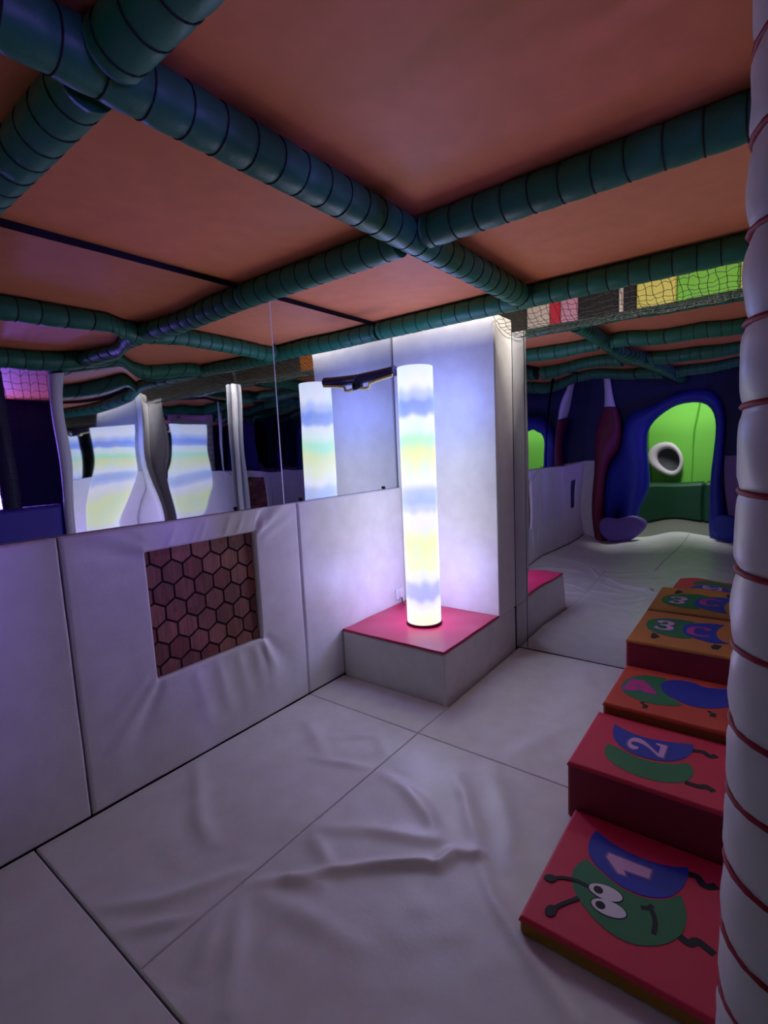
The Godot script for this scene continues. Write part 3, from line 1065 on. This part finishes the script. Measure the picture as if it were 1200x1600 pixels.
# ---------------------------------------------------------------- steps
func P2(a: Array) -> PackedVector2Array:
	var p := PackedVector2Array()
	for q in a:
		p.append(Vector2(q[0], q[1]))
	return p

func smooth_poly(p: PackedVector2Array) -> PackedVector2Array:
	var out := PackedVector2Array()
	var n := p.size()
	for i in n:
		var a := p[(i - 1 + n) % n]
		var b := p[i]
		var c := p[(i + 1) % n]
		if (b - a).normalized().dot((c - b).normalized()) < 0.35:
			out.append(b)
		else:
			out.append(b * 0.75 + a * 0.25)
			out.append(b * 0.75 + c * 0.25)
	return out

func ellipse(c: Vector2, a: float, b: float, turn: float, n := 22) -> PackedVector2Array:
	var p := PackedVector2Array()
	for k in n:
		p.append(c + Vector2(cos(TAU * k / n) * a, sin(TAU * k / n) * b).rotated(turn))
	return p

func stroke(a: Array, w: float) -> PackedVector2Array:
	var p := P2(a)
	# rounder course
	var q := PackedVector2Array()
	for i in p.size() - 1:
		for k in 4:
			q.append(p[i].cubic_interpolate(p[i + 1], p[maxi(i - 1, 0)], p[mini(i + 2, p.size() - 1)], k / 4.0))
	q.append(p[p.size() - 1])
	var res := Geometry2D.offset_polyline(q, w, Geometry2D.JOIN_ROUND, Geometry2D.END_ROUND)
	return res[0]

func applique(called: String, poly: PackedVector2Array, t: float, material: Material, o: Node, y: float, label := ""):
	var p := part(called, slab(poly, t), material, o, Vector3(0, y, 0))
	if label != "":
		p.set_meta("label", label)
	return p

func glyph(text: String, font_px: int, serif: bool) -> TextMesh:
	var f := SystemFont.new()
	f.font_names = PackedStringArray(["Droid Serif" if serif else "Droid Sans"])
	f.font_weight = 700
	var t := TextMesh.new()
	t.text = text
	t.font = f
	t.font_size = font_px
	t.pixel_size = 0.01
	t.depth = 0.05
	t.curve_step = 1.0
	return t

func lay_glyph(called: String, text: String, c: Vector2, width: float, height: float, turned: bool, material: Material, o: Node, y: float, serif := false):
	var t := glyph(text, 64, serif)
	var box := t.get_aabb()
	var sx := width / box.size.x
	var sy := height / box.size.y
	var e1 := Vector3(1, 0, 0)
	var e2 := Vector3(0, 0, -1)
	if turned:
		e1 = Vector3(0, 0, -1)
		e2 = Vector3(-1, 0, 0)
	var bs := Basis(e1 * sx, e2 * sy, Vector3(0, 1, 0) * (0.0015 / 0.05))
	var mid := box.get_center()
	return part(called, t, material, o, Vector3(c.x, y, -c.y) - bs * mid, bs)

func foam_step(label: String, x0: float, d0: float, x1: float, d1: float, h: float, top: Material, side: Material, tilt_edge := 0.0) -> Node3D:
	var o := thing("foam_step", label, "step", V(x0, 0.0, d0), "caterpillar foam steps")
	var w := x1 - x0
	var d := d1 - d0
	part("foam_body", bevel_box(Vector3(w, h - 0.006, d), 0.008), side, o, Vector3(w * 0.5, (h - 0.006) * 0.5, -d * 0.5))
	part("top_cover", cushion(w + 0.003, d + 0.003, 0.013, 0.011, 0.04, func(_u, _v): return 0.0, func(u, v, n): return Vector3(u, n, -v)), top, o, Vector3(-0.0015, h - 0.013, 0.0015))
	return o

func build_steps():
	var e := 0.0004
	# one: face
	var h := 0.055
	var o := foam_step("lowest red foam step with caterpillar face and number 1", 1.47, 1.14, 1.955, 1.628, h, M.foam_red, M.side_ochre)
	applique("green_head", smooth_poly(P2([[0.092, 0.288], [0.117, 0.276], [0.153, 0.257], [0.198, 0.239], [0.238, 0.237], [0.274, 0.246], [0.304, 0.266], [0.328, 0.296], [0.337, 0.305], [0.353, 0.269], [0.359, 0.237], [0.358, 0.197], [0.346, 0.161], [0.324, 0.127], [0.291, 0.099], [0.256, 0.082], [0.208, 0.082], [0.162, 0.101], [0.118, 0.132], [0.09, 0.165], [0.074, 0.203], [0.072, 0.246]])), 0.001, M.print_green, o, h + e)
	applique("blue_body", smooth_poly(P2([[0.085, 0.42], [0.102, 0.414], [0.129, 0.398], [0.166, 0.387], [0.205, 0.382], [0.251, 0.382], [0.298, 0.394], [0.342, 0.421], [0.345, 0.381], [0.338, 0.335], [0.324, 0.299], [0.303, 0.272], [0.273, 0.252], [0.237, 0.243], [0.197, 0.245], [0.152, 0.263], [0.116, 0.283], [0.095, 0.307], [0.083, 0.339], [0.079, 0.382]])), 0.0012, M.print_blue, o, h + e)
	var one := P2([[0.142, 0.347], [0.257, 0.351], [0.257, 0.313], [0.192, 0.306], [0.201, 0.288], [0.181, 0.285], [0.159, 0.308], [0.14, 0.328]])
	applique("digit_outline", Geometry2D.offset_polygon(one, 0.006)[0], 0.0006, M.print_lilac, o, h + e + 0.0012)
	applique("digit", one, 0.0012, M.print_pink, o, h + e + 0.0012)
	for q in [[Vector2(0.168, 0.199), Vector2(0.150, 0.196)], [Vector2(0.187, 0.153), Vector2(0.167, 0.150)]]:
		var rim := ellipse(q[0], 0.043, 0.0245, 0.12)
		applique("eye_rim", ellipse(q[0], 0.046, 0.0275, 0.12), 0.0006, M.print_black, o, h + e + 0.001)
		var eye = applique("eye_white", rim, 0.0012, M.print_white, o, h + e + 0.001)
		applique("pupil", ellipse(q[1], 0.0125, 0.0125, 0.0), 0.0006, M.print_black, eye, 0.0012)
	var ant = applique("antenna", stroke([[0.027, 0.158], [0.056, 0.182], [0.091, 0.193], [0.126, 0.192]], 0.0055), 0.0022, M.print_black, o, h + e)
	applique("antenna_bulb", ellipse(Vector2(0.028, 0.160), 0.018, 0.013, 0.6), 0.0024, M.print_black, ant, 0.0)
	ant = applique("antenna", stroke([[0.064, 0.057], [0.077, 0.088], [0.112, 0.140]], 0.0055), 0.0022, M.print_black, o, h + e)
	applique("antenna_bulb", ellipse(Vector2(0.064, 0.060), 0.014, 0.020, -0.2), 0.0024, M.print_black, ant, 0.0)
	applique("mouth", stroke([[0.277, 0.216], [0.289, 0.195], [0.296, 0.171], [0.297, 0.141]], 0.006), 0.0008, M.print_black, o, h + e + 0.001)
	applique("mouth_corner", stroke([[0.256, 0.205], [0.272, 0.212], [0.280, 0.228]], 0.0055), 0.001, M.print_black, o, h + e + 0.001)
	applique("leg", stroke([[0.343, 0.394], [0.366, 0.399], [0.38, 0.378], [0.394, 0.377], [0.413, 0.394]], 0.010), 0.0009, M.print_black, o, h + e)
	applique("leg", stroke([[0.35, 0.173], [0.371, 0.165], [0.387, 0.182], [0.406, 0.176], [0.424, 0.168]], 0.010), 0.0009, M.print_black, o, h + e)
	# two
	h = 0.21
	o = foam_step("red foam step with green and blue segments and number 2", 1.44, 1.64, 1.935, 2.04, h, M.foam_red, M.side_maroon)
	applique("green_segment", smooth_poly(P2([[0.087, 0.178], [0.117, 0.176], [0.181, 0.150], [0.25, 0.150], [0.305, 0.18], [0.337, 0.207], [0.357, 0.171], [0.355, 0.126], [0.333, 0.084], [0.288, 0.054], [0.233, 0.043], [0.171, 0.050], [0.115, 0.079], [0.087, 0.123]])), 0.001, M.print_green, o, h + e)
	applique("blue_segment", smooth_poly(P2([[0.076, 0.331], [0.124, 0.303], [0.172, 0.291], [0.222, 0.296], [0.276, 0.31], [0.335, 0.335], [0.342, 0.300], [0.331, 0.245], [0.304, 0.198], [0.261, 0.170], [0.209, 0.158], [0.157, 0.170], [0.114, 0.2], [0.087, 0.247]])), 0.0012, M.print_blue, o, h + e)
	lay_glyph("digit_outline", "2", Vector2(0.205, 0.232), 0.092, 0.128, true, M.print_lilac, o, h + e + 0.0012, true)
	lay_glyph("digit", "2", Vector2(0.205, 0.232), 0.082, 0.118, true, M.print_pink, o, h + e + 0.0018, true)
	applique("leg", stroke([[0.336, 0.291], [0.37, 0.303], [0.391, 0.286], [0.409, 0.303]], 0.010), 0.0009, M.print_black, o, h + e)
	applique("leg", stroke([[0.340, 0.091], [0.379, 0.092], [0.395, 0.103], [0.417, 0.09]], 0.010), 0.0009, M.print_black, o, h + e)
	# A
	h = 0.25
	o = foam_step("orange foam step with letter A on a green segment", 1.455, 2.045, 1.95, 2.465, h, M.foam_orange, M.side_brown)
	applique("green_segment", smooth_poly(P2([[0.03, 0.173], [0.03, 0.239], [0.052, 0.305], [0.099, 0.345], [0.148, 0.358], [0.178, 0.350], [0.172, 0.285], [0.18, 0.229], [0.205, 0.186], [0.238, 0.158], [0.264, 0.135], [0.243, 0.113], [0.189, 0.088], [0.136, 0.083], [0.081, 0.1], [0.045, 0.135]])), 0.001, M.print_green, o, h + e)
	applique("blue_segment", smooth_poly(P2([[0.165, 0.263], [0.169, 0.311], [0.195, 0.349], [0.237, 0.369], [0.276, 0.37], [0.312, 0.347], [0.341, 0.349], [0.397, 0.375], [0.43, 0.312], [0.42, 0.226], [0.392, 0.189], [0.356, 0.161], [0.311, 0.143], [0.262, 0.151], [0.218, 0.18], [0.183, 0.212]])), 0.0012, M.print_blue, o, h + e)
	var la := P2([[0.054, 0.27], [0.104, 0.275], [0.168, 0.184], [0.159, 0.173], [0.123, 0.168], [0.114, 0.183], [0.088, 0.177], [0.084, 0.16], [0.041, 0.151]])
	applique("letter_outline", Geometry2D.offset_polygon(la, 0.005)[0], 0.0006, M.print_lilac, o, h + e + 0.001)
	applique("letter", la, 0.0011, M.print_magenta, o, h + e + 0.001)
	applique("letter_counter", P2([[0.080, 0.222], [0.094, 0.224], [0.100, 0.208], [0.076, 0.206]]), 0.0004, M.print_lilac, o, h + e + 0.0021)
	applique("foot", P2([[0.121, 0.073], [0.135, 0.088], [0.139, 0.068], [0.156, 0.062], [0.155, 0.036], [0.137, 0.031], [0.138, 0.056]]), 0.0009, M.print_black, o, h + e)
	applique("foot", P2([[0.344, 0.132], [0.358, 0.142], [0.359, 0.127], [0.376, 0.127], [0.377, 0.098], [0.354, 0.097], [0.36, 0.114]]), 0.0009, M.print_black, o, h + e)
	# three
	h = 0.37
	o = foam_step("tallest tan foam step with number 3 and letter C against the mirror", 1.45, 2.475, 1.955, 2.975, h, M.foam_tan, M.side_maroon)
	applique("green_segment", smooth_poly(P2([[0.04, 0.247], [0.04, 0.317], [0.07, 0.372], [0.124, 0.404], [0.181, 0.409], [0.238, 0.404], [0.213, 0.343], [0.204, 0.249], [0.224, 0.196], [0.252, 0.155], [0.218, 0.129], [0.167, 0.126], [0.111, 0.148], [0.066, 0.179]])), 0.001, M.print_green, o, h + e)
	applique("blue_segment", smooth_poly(P2([[0.199, 0.251], [0.198, 0.318], [0.217, 0.364], [0.261, 0.394], [0.312, 0.416], [0.359, 0.418], [0.338, 0.353], [0.333, 0.286], [0.345, 0.215], [0.366, 0.175], [0.394, 0.161], [0.339, 0.13], [0.289, 0.145], [0.243, 0.17], [0.214, 0.2]])), 0.0012, M.print_blue, o, h + e)
	lay_glyph("digit_outline", "3", Vector2(0.122, 0.278), 0.092, 0.152, false, M.print_lilac, o, h + e + 0.001, true)
	lay_glyph("digit", "3", Vector2(0.122, 0.278), 0.080, 0.138, false, M.print_pink, o, h + e + 0.0016, true)
	lay_glyph("letter_outline", "C", Vector2(0.265, 0.262), 0.100, 0.142, false, M.print_lilac, o, h + e + 0.0012, true)
	lay_glyph("letter", "C", Vector2(0.265, 0.262), 0.090, 0.130, false, M.print_magenta, o, h + e + 0.0018, true)
	applique("foot", P2([[0.086, 0.123], [0.093, 0.148], [0.114, 0.126], [0.126, 0.099], [0.106, 0.067], [0.092, 0.072]]), 0.0009, M.print_black, o, h + e)
	applique("foot", P2([[0.328, 0.087], [0.339, 0.125], [0.369, 0.119], [0.357, 0.062], [0.337, 0.062]]), 0.0009, M.print_black, o, h + e)
